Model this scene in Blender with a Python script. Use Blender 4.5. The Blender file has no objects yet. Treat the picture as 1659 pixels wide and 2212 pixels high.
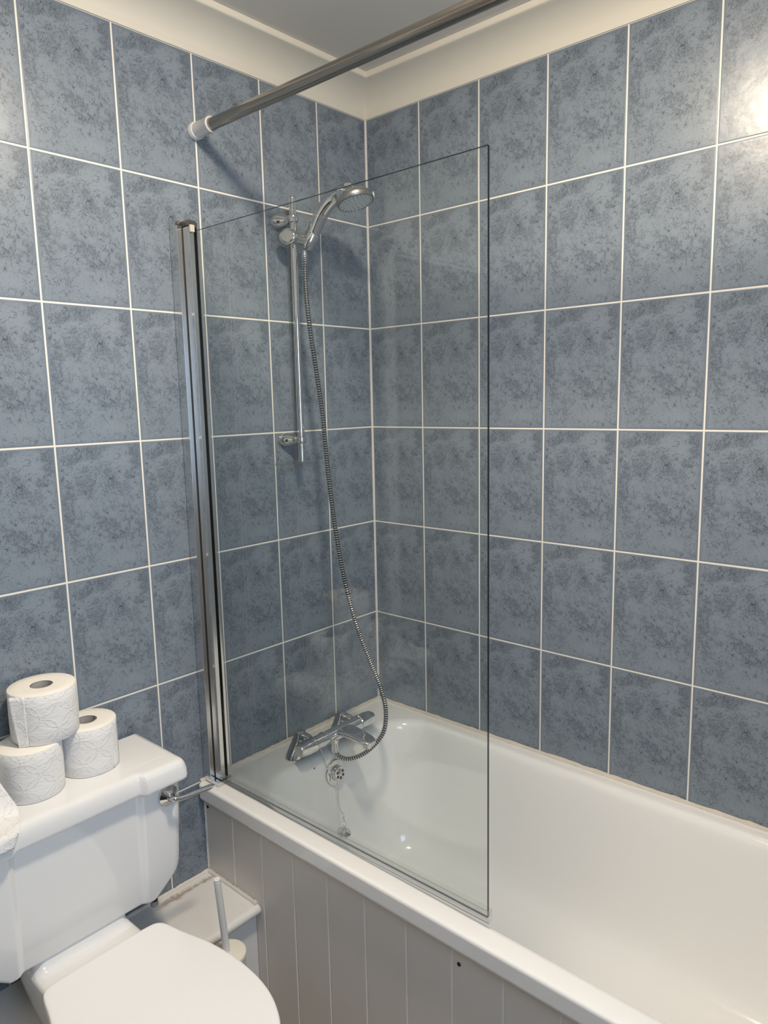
import bpy, bmesh, math, random
from mathutils import Vector, Matrix, Quaternion

random.seed(4)
S = bpy.context.scene
COL = S.collection
PI = math.pi

# ------------------------------------------------------------------ camera
F_PX = 1574.0
RIGHT = Vector((0.66503729, -0.74651066, -0.02114777))
DOWN = Vector((-0.12736262, -0.08546879, -0.98816691))
FWD = Vector((0.73586966, 0.65986128, -0.15191749))
CAM = Vector((-1.69927, -1.56544, 1.54084))
cd = bpy.data.cameras.new('camera')
cd.sensor_fit = 'HORIZONTAL'
cd.sensor_width = 36.0
cd.lens = F_PX / 1659.0 * 36.0
cd.clip_start = 0.02
cam = bpy.data.objects.new('camera', cd)
COL.objects.link(cam)
m3 = Matrix((RIGHT, -DOWN, -FWD)).transposed()
cam.matrix_world = Matrix.Translation(CAM) @ m3.to_4x4()
S.camera = cam

# ------------------------------------------------------------------ view / light
S.view_settings.view_transform = 'Standard'
S.view_settings.look = 'None'
S.view_settings.gamma = 1.0
S.view_settings.use_curve_mapping = False
S.view_settings.exposure = 0.37
LAMP_POS = (-0.90, -0.92, 2.375)
LAMP_COL = (1.0, 0.85, 0.67)
LAMP_STRENGTH = 232.0
SKY_COL = (0.46, 0.69, 1.0)
SKY_STRENGTH = 6.0
world = bpy.data.worlds.new('world')
S.world = world
world.use_nodes = True
world.node_tree.nodes['Background'].inputs[0].default_value = (0.5, 0.6, 0.8, 1)
world.node_tree.nodes['Background'].inputs[1].default_value = 0.3

RX0, RY0 = -2.05, -1.78        # far corner of the room
RZ = 2.443
BATH_Z = 0.56

# ------------------------------------------------------------------ materials
def new_mat(name):
    m = bpy.data.materials.new(name)
    m.use_nodes = True
    nt = m.node_tree
    return m, nt, nt.nodes['Principled BSDF']

def setp(b, **k):
    for n, v in k.items():
        n = n.replace('_', ' ')
        if n in b.inputs:
            b.inputs[n].default_value = v

def node(nt, t, **k):
    n = nt.nodes.new(t)
    for a, v in k.items():
        setattr(n, a, v)
    return n

def math_n(nt, op, a, b=None, c=None, clamp=False):
    n = nt.nodes.new('ShaderNodeMath')
    n.operation = op
    n.use_clamp = clamp
    for i, v in enumerate((a, b, c)):
        if v is None:
            continue
        if isinstance(v, (int, float)):
            n.inputs[i].default_value = v
        else:
            nt.links.new(v, n.inputs[i])
    return n.outputs[0]

def ramp(nt, fac, p0, p1, c0=(0, 0, 0, 1), c1=(1, 1, 1, 1)):
    r = nt.nodes.new('ShaderNodeValToRGB')
    r.color_ramp.elements[0].position = p0
    r.color_ramp.elements[1].position = p1
    r.color_ramp.elements[0].color = c0
    r.color_ramp.elements[1].color = c1
    nt.links.new(fac, r.inputs[0])
    return r.outputs[0]

def mixc(nt, fac, a, b):
    m = nt.nodes.new('ShaderNodeMix')
    m.data_type = 'RGBA'
    if isinstance(fac, (int, float)):
        m.inputs[0].default_value = fac
    else:
        nt.links.new(fac, m.inputs[0])
    for i, v in ((6, a), (7, b)):
        if isinstance(v, tuple):
            m.inputs[i].default_value = v if len(v) == 4 else v + (1,)
        else:
            nt.links.new(v, m.inputs[i])
    return m.outputs[2]

def noise(nt, vec, scale, detail=4, rough=.5, dist=0.0):
    n = nt.nodes.new('ShaderNodeTexNoise')
    n.inputs['Scale'].default_value = scale
    n.inputs['Detail'].default_value = detail
    n.inputs['Roughness'].default_value = rough
    n.inputs['Distortion'].default_value = dist
    nt.links.new(vec, n.inputs['Vector'])
    return n.outputs['Fac']

def mapped(nt, vec, loc=(0, 0, 0), rot=(0, 0, 0), scale=(1, 1, 1)):
    n = nt.nodes.new('ShaderNodeMapping')
    n.inputs['Location'].default_value = loc
    n.inputs['Rotation'].default_value = rot
    n.inputs['Scale'].default_value = scale
    nt.links.new(vec, n.inputs['Vector'])
    return n.outputs[0]

def simple(name, col, rough=.4, metal=0.0, spec=.5, coat=0.0, var=.06, vscale=30, bump=0.0, bscale=200):
    """plain procedural finish: slight noise in colour, roughness and relief"""
    m, nt, b = new_mat(name)
    setp(b, Metallic=metal, Roughness=rough)
    b.inputs['Specular IOR Level'].default_value = spec
    b.inputs['Coat Weight'].default_value = coat
    b.inputs['Coat Roughness'].default_value = .05
    tc = node(nt, 'ShaderNodeTexCoord')
    nz = noise(nt, tc.outputs['Object'], vscale, 5, .6)
    lo = tuple(c * (1 - var) for c in col)
    hi = tuple(min(1, c * (1 + var)) for c in col)
    nt.links.new(mixc(nt, nz, lo, hi), b.inputs['Base Color'])
    if bump > 0:
        nb = noise(nt, tc.outputs['Object'], bscale, 3, .5)
        bp = node(nt, 'ShaderNodeBump')
        bp.inputs['Strength'].default_value = 1.0
        bp.inputs['Distance'].default_value = bump
        nt.links.new(nb, bp.inputs['Height'])
        nt.links.new(bp.outputs[0], b.inputs['Normal'])
    return m

def tile_mat():
    m, nt, b = new_mat('blue_marbled_tile')
    uv = node(nt, 'ShaderNodeUVMap')
    uv.uv_map = 'UVMap'
    v = uv.outputs[0]                      # metres inside one tile, the same print on every tile
    big = noise(nt, mapped(nt, v, (3.1, .7, 0)), 13, 4, .55, .4)
    mid = noise(nt, mapped(nt, v, (1.3, 5.7, 0), (0, 0, .5)), 88, 7, .74, .9)
    fine = noise(nt, mapped(nt, v, (8.3, 1.7, 0), (0, 0, .9), (1, .7, 1)), 330, 4, .7, .6)
    # broken scratch like strokes: thin ridges of distorted noise
    r1 = noise(nt, mapped(nt, v, (2.2, 9.1, 0), (0, 0, .7), (1.0, .55, 1)), 40, 2, .5, .7)
    r1 = math_n(nt, 'ABSOLUTE', math_n(nt, 'SUBTRACT', r1, .5))
    r2 = noise(nt, mapped(nt, v, (7.2, 3.1, 0), (0, 0, -.5), (.6, 1.0, 1)), 52, 2, .5, .8)
    r2 = math_n(nt, 'ABSOLUTE', math_n(nt, 'SUBTRACT', r2, .5))
    k1 = ramp(nt, r1, .001, .012, (1, 1, 1, 1), (0, 0, 0, 1))
    k2 = ramp(nt, r2, .001, .010, (1, 1, 1, 1), (0, 0, 0, 1))
    m1 = ramp(nt, noise(nt, mapped(nt, v, (4, 4, 0)), 40, 3, .6), .45, .53)
    m2 = ramp(nt, noise(nt, mapped(nt, v, (9, 2, 0)), 46, 3, .6), .46, .54)
    k = math_n(nt, 'MAXIMUM', math_n(nt, 'MULTIPLY', k1, m1), math_n(nt, 'MULTIPLY', k2, m2))
    # short straight dashes in two directions
    for rot_, seed_, sc_ in ((1.05, 3.7, (520, 62, 1)), (-.75, 6.1, (560, 70, 1)), (.25, 11.3, (480, 58, 1))):
        dn = noise(nt, mapped(nt, mapped(nt, v, (seed_ * .01, 0, 0), (0, 0, rot_)), (seed_, seed_ * 2, 0), (0, 0, 0), sc_), 1.0, 1, .5)
        dm = ramp(nt, noise(nt, mapped(nt, v, (seed_, 3, 0)), 30, 3, .6), .46, .56)
        k = math_n(nt, 'MAXIMUM', k, math_n(nt, 'MULTIPLY', ramp(nt, dn, .66, .71), dm))
    # blotchy sponge marks, denser where "big" is high and near the tile's top
    sx = node(nt, 'ShaderNodeSeparateXYZ')
    nt.links.new(v, sx.inputs[0])
    topw = math_n(nt, 'MULTIPLY', math_n(nt, 'SUBTRACT', sx.outputs[1], .15), .35)
    th = math_n(nt, 'ADD', math_n(nt, 'ADD', mid, math_n(nt, 'MULTIPLY', math_n(nt, 'SUBTRACT', big, .5), .95)), topw)
    sp = ramp(nt, th, .505, .575)
    fm = ramp(nt, fine, .46, .55)
    sp = math_n(nt, 'MULTIPLY', sp, math_n(nt, 'MULTIPLY_ADD', fm, .75, .25))
    base = mixc(nt, ramp(nt, big, .35, .68), (.236, .281, .328), (.188, .229, .275))
    c1 = mixc(nt, math_n(nt, 'MULTIPLY', sp, .72), base, (.080, .096, .122))
    c2 = mixc(nt, math_n(nt, 'MULTIPLY', k, .85), c1, (.050, .062, .085))
    # plain unprinted margin
    ex = math_n(nt, 'MINIMUM', sx.outputs[0], math_n(nt, 'SUBTRACT', .2, sx.outputs[0]))
    ey = math_n(nt, 'MINIMUM', sx.outputs[1], math_n(nt, 'SUBTRACT', .3, sx.outputs[1]))
    e = math_n(nt, 'MINIMUM', ex, ey)
    e = math_n(nt, 'ADD', e, math_n(nt, 'MULTIPLY', math_n(nt, 'SUBTRACT', mid, .5), .006))
    ef = ramp(nt, e, .0045, .0085, (1, 1, 1, 1), (0, 0, 0, 1))
    c3 = mixc(nt, math_n(nt, 'MULTIPLY', ef, .85), c2, (.178, .216, .262))
    nt.links.new(c3, b.inputs['Base Color'])
    setp(b, Roughness=.30)
    b.inputs['Specular IOR Level'].default_value = .5
    bp = node(nt, 'ShaderNodeBump')
    bp.inputs['Strength'].default_value = 1.0
    bp.inputs['Distance'].default_value = .0004
    nt.links.new(noise(nt, mapped(nt, v, (1, 1, 0)), 38, 2, .5), bp.inputs['Height'])
    nt.links.new(bp.outputs[0], b.inputs['Normal'])
    return m

def glass_mat(name, tint, base_refl=.04, scale=1.0, rough=0.0, haze=0.0):
    """thin clear sheet: tinted transparency with Fresnel reflection on both faces"""
    m = bpy.data.materials.new(name)
    m.use_nodes = True
    nt = m.node_tree
    nt.nodes.clear()
    out = node(nt, 'ShaderNodeOutputMaterial')
    geo = node(nt, 'ShaderNodeNewGeometry')
    dot = node(nt, 'ShaderNodeVectorMath')
    dot.operation = 'DOT_PRODUCT'
    nt.links.new(geo.outputs['Normal'], dot.inputs[0])
    nt.links.new(geo.outputs['Incoming'], dot.inputs[1])
    c = math_n(nt, 'ABSOLUTE', dot.outputs['Value'])
    f = math_n(nt, 'POWER', math_n(nt, 'SUBTRACT', 1.0, c), 5.0)
    f = math_n(nt, 'MULTIPLY_ADD', f, (1 - base_refl) * scale, base_refl * scale, clamp=True)
    tr = node(nt, 'ShaderNodeBsdfTransparent')
    tr.inputs[0].default_value = tint + (1,)
    gl = node(nt, 'ShaderNodeBsdfGlossy')
    gl.inputs['Roughness'].default_value = rough
    mx = node(nt, 'ShaderNodeMixShader')
    nt.links.new(f, mx.inputs[0])
    nt.links.new(tr.outputs[0], mx.inputs[1])
    nt.links.new(gl.outputs[0], mx.inputs[2])
    last = mx
    if haze > 0:
        df = node(nt, 'ShaderNodeBsdfDiffuse')
        df.inputs[0].default_value = (.8, .83, .83, 1)
        mh = node(nt, 'ShaderNodeMixShader')
        mh.inputs[0].default_value = haze
        nt.links.new(mx.outputs[0], mh.inputs[1])
        nt.links.new(df.outputs[0], mh.inputs[2])
        last = mh
    nt.links.new(last.outputs[0], out.inputs[0])
    return m

def emit_mat(name, col, strength):
    m = bpy.data.materials.new(name)
    m.use_nodes = True
    nt = m.node_tree
    nt.nodes.clear()
    out = node(nt, 'ShaderNodeOutputMaterial')
    e = node(nt, 'ShaderNodeEmission')
    e.inputs[0].default_value = col + (1,)
    e.inputs[1].default_value = strength
    nt.links.new(e.outputs[0], out.inputs[0])
    return m

def tissue_mat():
    m, nt, b = new_mat('embossed_tissue')
    setp(b, Roughness=.9)
    b.inputs['Base Color'].default_value = (.84, .83, .81, 1)
    b.inputs['Specular IOR Level'].default_value = .15
    uv = node(nt, 'ShaderNodeUVMap')
    uv.uv_map = 'UVMap'
    v = uv.outputs[0]
    hs = []
    # overlapping embossed circles: two staggered square lattices of rings
    for off in ((0, 0, 0), (.5, .5, 0)):
        mp = mapped(nt, v, off, (0, 0, 0), (1 / .062, 1 / .058, 1))
        fr = node(nt, 'ShaderNodeVectorMath')
        fr.operation = 'FRACTION'
        nt.links.new(mp, fr.inputs[0])
        sb = node(nt, 'ShaderNodeVectorMath')
        sb.operation = 'SUBTRACT'
        nt.links.new(fr.outputs[0], sb.inputs[0])
        sb.inputs[1].default_value = (.5, .5, 0)
        ln = node(nt, 'ShaderNodeVectorMath')
        ln.operation = 'LENGTH'
        nt.links.new(sb.outputs[0], ln.inputs[0])
        d = math_n(nt, 'ABSOLUTE', math_n(nt, 'SUBTRACT', ln.outputs['Value'], .44))
        hs.append(ramp(nt, d, .0, .03, (1, 1, 1, 1), (0, 0, 0, 1)))
    h = math_n(nt, 'MAXIMUM', hs[0], hs[1])
    vo = node(nt, 'ShaderNodeTexVoronoi')
    vo.inputs['Scale'].default_value = 420
    nt.links.new(v, vo.inputs['Vector'])
    h = math_n(nt, 'MULTIPLY', h, ramp(nt, vo.outputs['Distance'], .25, .6, (1, 1, 1, 1), (.25, .25, .25, 1)))
    cr = noise(nt, mapped(nt, v, (0, 0, 0), (0, 0, .2), (1, 3, 1)), 45, 3, .5, .6)
    h = math_n(nt, 'MULTIPLY_ADD', cr, 1.4, h)
    bp = node(nt, 'ShaderNodeBump')
    bp.inputs['Strength'].default_value = .9
    bp.inputs['Distance'].default_value = .0011
    nt.links.new(h, bp.inputs['Height'])
    nt.links.new(bp.outputs[0], b.inputs['Normal'])
    return m

def boxing_mat():
    """white gloss paint with a flaked strip along the wall and a few scuffs"""
    m, nt, b = new_mat('flaking_white_paint')
    setp(b, Roughness=.35)
    tc = node(nt, 'ShaderNodeTexCoord')
    o = tc.outputs['Object']
    sx = node(nt, 'ShaderNodeSeparateXYZ')
    nt.links.new(o, sx.inputs[0])
    n1 = noise(nt, o, 45, 6, .7)
    # distance from a wavering line just in front of the wall
    d = math_n(nt, 'ABSOLUTE', math_n(nt, 'ADD', sx.outputs[1], .030))
    d = math_n(nt, 'ADD', d, math_n(nt, 'MULTIPLY', math_n(nt, 'SUBTRACT', n1, .5), .045))
    f = ramp(nt, d, .0065, .0085, (1, 1, 1, 1), (0, 0, 0, 1))
    zf = ramp(nt, sx.outputs[2], .29, .299)
    xf = ramp(nt, math_n(nt, 'ADD', sx.outputs[0], 1.0), .12, .16)
    f = math_n(nt, 'MULTIPLY', math_n(nt, 'MULTIPLY', f, zf), xf)
    base = mixc(nt, noise(nt, o, 9, 4, .6), (.74, .73, .71), (.80, .79, .77))
    sp = ramp(nt, noise(nt, mapped(nt, o, (2, 1, 0)), 120, 2, .5), .73, .76)
    base = mixc(nt, math_n(nt, 'MULTIPLY', sp, .35), base, (.35, .28, .24))
    nt.links.new(mixc(nt, f, base, (.45, .37, .31)), b.inputs['Base Color'])
    bp = node(nt, 'ShaderNodeBump')
    bp.inputs['Strength'].default_value = .8
    bp.inputs['Distance'].default_value = .001
    bp.invert = True
    nt.links.new(f, bp.inputs['Height'])
    nt.links.new(bp.outputs[0], b.inputs['Normal'])
    return m

M = {}
M['tile'] = tile_mat()
M['grout'] = simple('cream_grout', (.86, .82, .73), .6, var=.05)
M['plaster'] = simple('ceiling_paint', (.74, .69, .62), .7, var=.02, vscale=6, bump=.0003, bscale=60)
M['coving'] = simple('coving_paint', (.78, .73, .62), .55, var=.02, vscale=6)
M['wallpaint'] = simple('wall_paint', (.72, .70, .66), .7, var=.02, vscale=5)
M['wallpaint_cool'] = simple('cool_grey_wall_paint', (.42, .46, .52), .7, var=.02, vscale=5)
M['floor'] = simple('vinyl_floor', (.30, .28, .25), .45, var=.2, vscale=20)
M['gloss'] = simple('white_gloss_paint', (.80, .79, .77), .3, var=.02)
M['door'] = simple('door_paint', (.30, .27, .24), .4, var=.03)
M['added_dark'] = simple('added_dark_doorway', (.045, .035, .028), .45, var=.2, vscale=12)  # tone of the added doorway, dark to deepen the chrome reflections
M['bath'] = simple('white_bath_enamel', (.89, .885, .865), .09, coat=.3, var=.008, vscale=5)
M['ceramic'] = simple('white_ceramic', (.83, .83, .82), .06, coat=.4, var=.01, vscale=5)
M['seat'] = simple('white_seat_plastic', (.88, .88, .87), .16, var=.006, vscale=5)
M['panel'] = simple('greige_painted_boards', (.76, .71, .655), .42, var=.03, vscale=7)
M['panel_groove'] = simple('board_groove_paint', (.86, .82, .77), .45, var=.05)
M['chrome'] = simple('polished_chrome', (.68, .68, .68), .045, metal=1.0, var=.01)
M['chrome_soft'] = simple('bright_aluminium', (.74, .74, .73), .17, metal=1.0, var=.01)
M['steel'] = simple('brushed_rail_steel', (.36, .33, .29), .17, metal=1.0, var=.05, vscale=25)
M['dark'] = simple('black_rubber_and_gap_shade', (.012, .013, .014), .5, var=.1)
M['groove'] = simple('dark_hose_groove', (.035, .035, .035), .35, metal=.6)
M['plastic_w'] = simple('white_plastic', (.72, .71, .69), .35, var=.01)
M['plastic_cream'] = simple('cream_plastic', (.80, .77, .66), .4, var=.01)
M['plastic_clip'] = simple('beige_clip_plastic', (.55, .50, .42), .35, var=.01)
M['plastic_g'] = simple('grey_spray_plastic', (.74, .75, .75), .45, var=.02)
M['satin_ring'] = simple('satin_nickel_ring', (.30, .30, .28), .38, metal=.9)
M['card'] = simple('grey_cardboard', (.42, .39, .37), .85, var=.08, vscale=60)
M['tissue'] = tissue_mat()
M['tissue_end'] = simple('tissue_end_grain', (.86, .83, .76), .95, spec=.1, var=.012, vscale=25, bump=.0003, bscale=150)
M['boxing'] = boxing_mat()
M['caulk'] = simple('aged_sealant', (.68, .62, .54), .5, var=.16, vscale=35, bump=.0008, bscale=80)
M['caulk_w'] = simple('white_sealant', (.76, .72, .66), .45, var=.06, vscale=30, bump=.0006, bscale=60)
M['glass'] = glass_mat('clear_screen_glass', (.970, .984, .976), .042, 1.0)
M['glass_edge'] = simple('dark_green_glass_edge', (.010, .022, .026), .12, var=.1)
M['seal'] = glass_mat('clear_vinyl_seal', (.965, .970, .968), .05, 1.0, .10, .05)
M['acrylic'] = glass_mat('clear_acrylic', (.965, .97, .965), .06, 1.0, .03, .02)
M['lamp'] = emit_mat('lamp_glow', LAMP_COL, LAMP_STRENGTH)
M['sky'] = emit_mat('frosted_daylight', SKY_COL, SKY_STRENGTH)

# ------------------------------------------------------------------ mesh helpers
def finish(name, bm, mats, parent=None, smooth=True, angle=35, wn=False):
    me = bpy.data.meshes.new(name)
    bm.normal_update()
    bm.to_mesh(me)
    bm.free()
    if not isinstance(mats, (list, tuple)):
        mats = [mats]
    for m in mats:
        me.materials.append(m)
    o = bpy.data.objects.new(name, me)
    COL.objects.link(o)
    for p in me.polygons:
        p.use_smooth = smooth
    if smooth:
        me.set_sharp_from_angle(angle=math.radians(angle))
    if wn:
        w_ = o.modifiers.new('weighted_normal', 'WEIGHTED_NORMAL')
        w_.weight = 100
        w_.keep_sharp = True
    if parent is not None:
        o.parent = parent
        o.matrix_parent_inverse = parent.matrix_basis.inverted()
    return o

def thing(name, label, cat, loc=(0, 0, 0), group=None):
    o = bpy.data.objects.new(name, None)
    o.empty_display_size = .05
    o.location = loc
    COL.objects.link(o)
    o['label'] = label
    o['category'] = cat
    if group:
        o['group'] = group
    return o

def tag(o, label, cat, group=None):
    o['label'] = label
    o['category'] = cat
    if group:
        o['group'] = group
    return o

def struct(o):
    o['kind'] = 'structure'
    return o

def add_box(bm, x0, x1, y0, y1, z0, z1, bev=0.0, seg=2, mi=0):
    t = bmesh.new()
    bmesh.ops.create_cube(t, size=1)
    for v in t.verts:
        v.co = Vector(((x0 + x1) / 2 + v.co.x * (x1 - x0), (y0 + y1) / 2 + v.co.y * (y1 - y0), (z0 + z1) / 2 + v.co.z * (z1 - z0)))
    if bev > 0:
        bmesh.ops.bevel(t, geom=list(t.edges), offset=bev, segments=seg, profile=.5, affect='EDGES')
    merge(bm, t, mi)

def merge(bm, t, mi=None, mat=None):
    t.verts.ensure_lookup_table()
    mp = {}
    for v in t.verts:
        mp[v] = bm.verts.new(mat @ v.co if mat else v.co)
    for f in t.faces:
        try:
            nf = bm.faces.new([mp[v] for v in f.verts])
            nf.material_index = f.material_index if mi is None else mi
            nf.smooth = True
        except ValueError:
            pass
    t.free()

def loft(bm, rings, closed=True, cap0=False, cap1=False, mi=0, mis=None):
    """rings: lists of equal length of points"""
    R = [[bm.verts.new(p) for p in r] for r in rings]
    n = len(R[0])
    for i in range(len(R) - 1):
        for j in range(n if closed else n - 1):
            k = (j + 1) % n
            f = bm.faces.new((R[i][j], R[i][k], R[i + 1][k], R[i + 1][j]))
            f.material_index = mis[i] if mis else mi
    if cap0:
        f = bm.faces.new(list(reversed(R[0])))
        f.material_index = mis[0] if mis else mi
    if cap1:
        f = bm.faces.new(R[-1])
        f.material_index = mis[-1] if mis else mi
    return R

def frame_of(d):
    d = d.normalized()
    up = Vector((0, 0, 1)) if abs(d.z) < .95 else Vector((0, 1, 0))
    a = d.cross(up).normalized()
    b = a.cross(d).normalized()
    return a, b

def add_lathe(bm, origin, axis, prof, n=32, mi=0, cap0=True, cap1=True, mis=None, sx=1.0, sy=1.0, rot=0.0):
    """prof: list of (distance along the axis, radius)"""
    o = Vector(origin)
    d = Vector(axis).normalized()
    a, b = frame_of(d)
    rings = []
    for t, r in prof:
        r = max(r, 1e-5)
        rings.append([o + d * t + a * (math.cos(2 * PI * i / n + rot) * r * sx) + b * (math.sin(2 * PI * i / n + rot) * r * sy) for i in range(n)])
    loft(bm, rings, True, cap0, cap1, mi, mis)

def catmull(pts, per=10):
    P = [Vector(p) for p in pts]
    P = [P[0] * 2 - P[1]] + P + [P[-1] * 2 - P[-2]]
    out = []
    for i in range(1, len(P) - 2):
        for k in range(per):
            t = k / per
            a, b, c, d = P[i - 1], P[i], P[i + 1], P[i + 2]
            out.append(.5 * ((2 * b) + (c - a) * t + (2 * a - 5 * b + 4 * c - d) * t * t + (3 * b - a - 3 * c + d) * t ** 3))
    out.append(P[-2])
    return out

def add_tube(bm, pts, rad, n=16, mi=0, cap=True, mis=None, sx=1.0, sy=1.0):
    P = [Vector(p) for p in pts]
    N = len(P)
    R = rad if isinstance(rad, (list, tuple)) else [rad] * N
    SX = sx if isinstance(sx, (list, tuple)) else [sx] * N
    SY = sy if isinstance(sy, (list, tuple)) else [sy] * N
    d0 = (P[1] - P[0]).normalized()
    a, b = frame_of(d0)
    rings = []
    prev = d0
    for i in range(N):
        if i == 0:
            d = d0
        elif i == N - 1:
            d = (P[i] - P[i - 1]).normalized()
        else:
            d = (P[i + 1] - P[i - 1]).normalized()
        q = prev.rotation_difference(d)
        a = q @ a
        b = q @ b
        prev = d
        rings.append([P[i] + a * (math.cos(2 * PI * j / n) * R[i] * SX[i]) + b * (math.sin(2 * PI * j / n) * R[i] * SY[i]) for j in range(n)])
    loft(bm, rings, True, cap, cap, mi, mis)

def add_ball(bm, c, r, sub=2, mi=0, scale=(1, 1, 1), rot=None):
    t = bmesh.new()
    bmesh.ops.create_icosphere(t, subdivisions=sub, radius=r)
    mt = Matrix.Translation(Vector(c)) @ (rot.to_matrix().to_4x4() if rot else Matrix()) @ Matrix.Diagonal((*scale, 1))
    merge(bm, t, mi, mt)

def rrect(x0, x1, y0, y1, r, z, n=10):
    """rounded rectangle, counter clockwise; r: one radius or four (x1y1, x0y1, x0y0, x1y0)"""
    rs = r if isinstance(r, (list, tuple)) else [r] * 4
    pts = []
    for (cx, cy, sx, sy, a0), q in zip(((x1, y1, -1, -1, 0), (x0, y1, 1, -1, 90), (x0, y0, 1, 1, 180), (x1, y0, -1, 1, 270)), rs):
        for i in range(n + 1):
            a = math.radians(a0 + 90 * i / n)
            pts.append(Vector((cx + sx * q + q * math.cos(a), cy + sy * q + q * math.sin(a), z)))
    return pts

# ------------------------------------------------------------------ tiled walls
TW, TH, G = .2014, .300, .00165     # tile pitch and half a grout line
TILE_TOP = 2.358

def tiled_wall(name, axis, edges, zs, depth_sign=1):
    """axis 'x': wall in the plane y=0 running along -x; axis 'y': wall in the plane x=0 running along -y.
    edges: grout line positions (s >= 0 from the corner). One mesh: rounded tiles over grout."""
    bm = bmesh.new()
    uvl = bm.loops.layers.uv.new('UVMap')
    def P(s, d, z):
        return Vector((-s, d, z)) if axis == 'x' else Vector((d, -s, z))
    for i in range(len(edges) - 1):
        s0, s1 = edges[i] , edges[i + 1]
        for j in range(len(zs) - 1):
            z1, z0 = zs[j], zs[j + 1]
            a0, a1 = s0 + G, s1 - G
            if i == 0:
                a0 = s0 + .002
            b0, b1 = z0 + G, z1 - G
            if j == 0:
                b1 = z1
            rings = []
            for ins, dep in ((0, .0012), (.0003, .0006), (.0010, .00018), (.0020, .0)):
                rings.append([(a0 + ins, b0 + ins, dep), (a1 - ins, b0 + ins, dep), (a1 - ins, b1 - ins, dep), (a0 + ins, b1 - ins, dep)])
            # keep the printed pattern in register with the uncut tile
            def uvof(s, z):
                u = (s1 - s) if axis == 'x' else (s - (s1 - TW))
                u = u - (TW - .2) / 2
                return (u, z - (z1 - TH))
            V = [[bm.verts.new(P(s, d, z)) for s, z, d in r] for r in rings]
            faces = []
            for k in range(3):
                for q in range(4):
                    w = (q + 1) % 4
                    faces.append(([V[k][q], V[k][w], V[k + 1][w], V[k + 1][q]], [rings[k][q], rings[k][w], rings[k + 1][w], rings[k + 1][q]]))
            faces.append((V[3], rings[3]))
            for vs, rs in faces:
                if axis == 'x':
                    vs = list(reversed(vs)); rs = list(reversed(rs))
                f = bm.faces.new(vs)
                f.material_index = 0
                for lp, (s, z, d) in zip(f.loops, rs):
                    lp[uvl].uv = uvof(s, z)
    # grout bed, very slightly proud in the joint
    S0, S1, Z0, Z1 = edges[0], edges[-1], zs[-1], zs[0]
    vs = [bm.verts.new(P(s, .0006, z)) for s, z in ((S0, Z0), (S1, Z0), (S1, Z1), (S0, Z1))]
    if axis == 'x':
        vs.reverse()
    f = bm.faces.new(vs)
    f.material_index = 1
    # thickness behind
    vb = [bm.verts.new(P(s, .10, z)) for s, z in ((S0, Z0), (S1, Z0), (S1, Z1), (S0, Z1))]
    if axis == 'x':
        vb.reverse()
    for q in range(4):
        w = (q + 1) % 4
        ff = bm.faces.new((vs[q], vb[q], vb[w], vs[w]))
        ff.material_index = 1
    bm.faces.new(list(reversed(vb))).material_index = 1
    return struct(finish(name, bm, [M['tile'], M['grout']], smooth=False))

zs = [TILE_TOP] + [2.058 - .3 * k for k in range(0, 7)] + [0.0]
lx = [0.0] + [.1976 + TW * k for k in range(0, 7)]
ly = [0.0] + [.2028 + TW * k for k in range(0, 8)] + [1.78]
tiled_wall('wall_back', 'x', lx, zs)
tiled_wall('wall_right', 'y', ly, zs)

def wall_box(name, *a, mat='wallpaint', bev=0):
    bm = bmesh.new()
    add_box(bm, *a, bev=bev)
    return struct(finish(name, bm, M[mat], smooth=bev > 0))

# the rest of the room
XL = -lx[-1]
wall_box('floor', RX0 - .1, .1, RY0 - .1, .1, -.05, 0.0, mat='floor')
wall_box('ceiling', RX0 - .1, .1, RY0 - .1, .1, RZ, RZ + .05, mat='plaster')
wall_box('wall_left', RX0 - .1, RX0, RY0 - .1, .1, 0.0, RZ)
bm = bmesh.new()      # wall above the tiles and beside the toilet, around the door
add_box(bm, XL, .1, 0.0, .1, TILE_TOP, RZ)
add_box(bm, RX0, XL, 0.02, .1, 0.0, RZ)
struct(finish('wall_back_upper', bm, M['wallpaint'], smooth=False)).name = 'wall_back.001'
bm = bmesh.new()
add_box(bm, 0.0, .1, RY0, 0.0, TILE_TOP, RZ)
struct(finish('wall_right', bm, M['wallpaint'], smooth=False))
# front wall (behind the camera) with a window opening
WX0, WX1, WZ0, WZ1 = -1.62, -1.00, 1.12, 2.02
bm = bmesh.new()
add_box(bm, RX0 - .1, WX0, RY0 - .1, RY0, 0, RZ)
add_box(bm, WX1, .1, RY0 - .1, RY0, 0, RZ)
add_box(bm, WX0, WX1, RY0 - .1, RY0, 0, WZ0)
add_box(bm, WX0, WX1, RY0 - .1, RY0, WZ1, RZ)
struct(finish('wall_front', bm, M['wallpaint_cool'], smooth=False))
w = bpy.data.objects.new('window_1', None)
w.location = ((WX0 + WX1) / 2, RY0, WZ0)
COL.objects.link(w)
struct(w)
bpy.context.view_layer.update()
bm = bmesh.new()
fw = .05
add_box(bm, WX0, WX0 + fw, RY0 - .07, RY0 - .02, WZ0, WZ1, .004)
add_box(bm, WX1 - fw, WX1, RY0 - .07, RY0 - .02, WZ0, WZ1, .004)
add_box(bm, WX0, WX1, RY0 - .07, RY0 - .02, WZ0, WZ0 + fw, .004)
add_box(bm, WX0, WX1, RY0 - .07, RY0 - .02, WZ1 - fw, WZ1, .004)
finish('window_frame', bm, M['plastic_w'], w, wn=True)
bm = bmesh.new()
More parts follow.
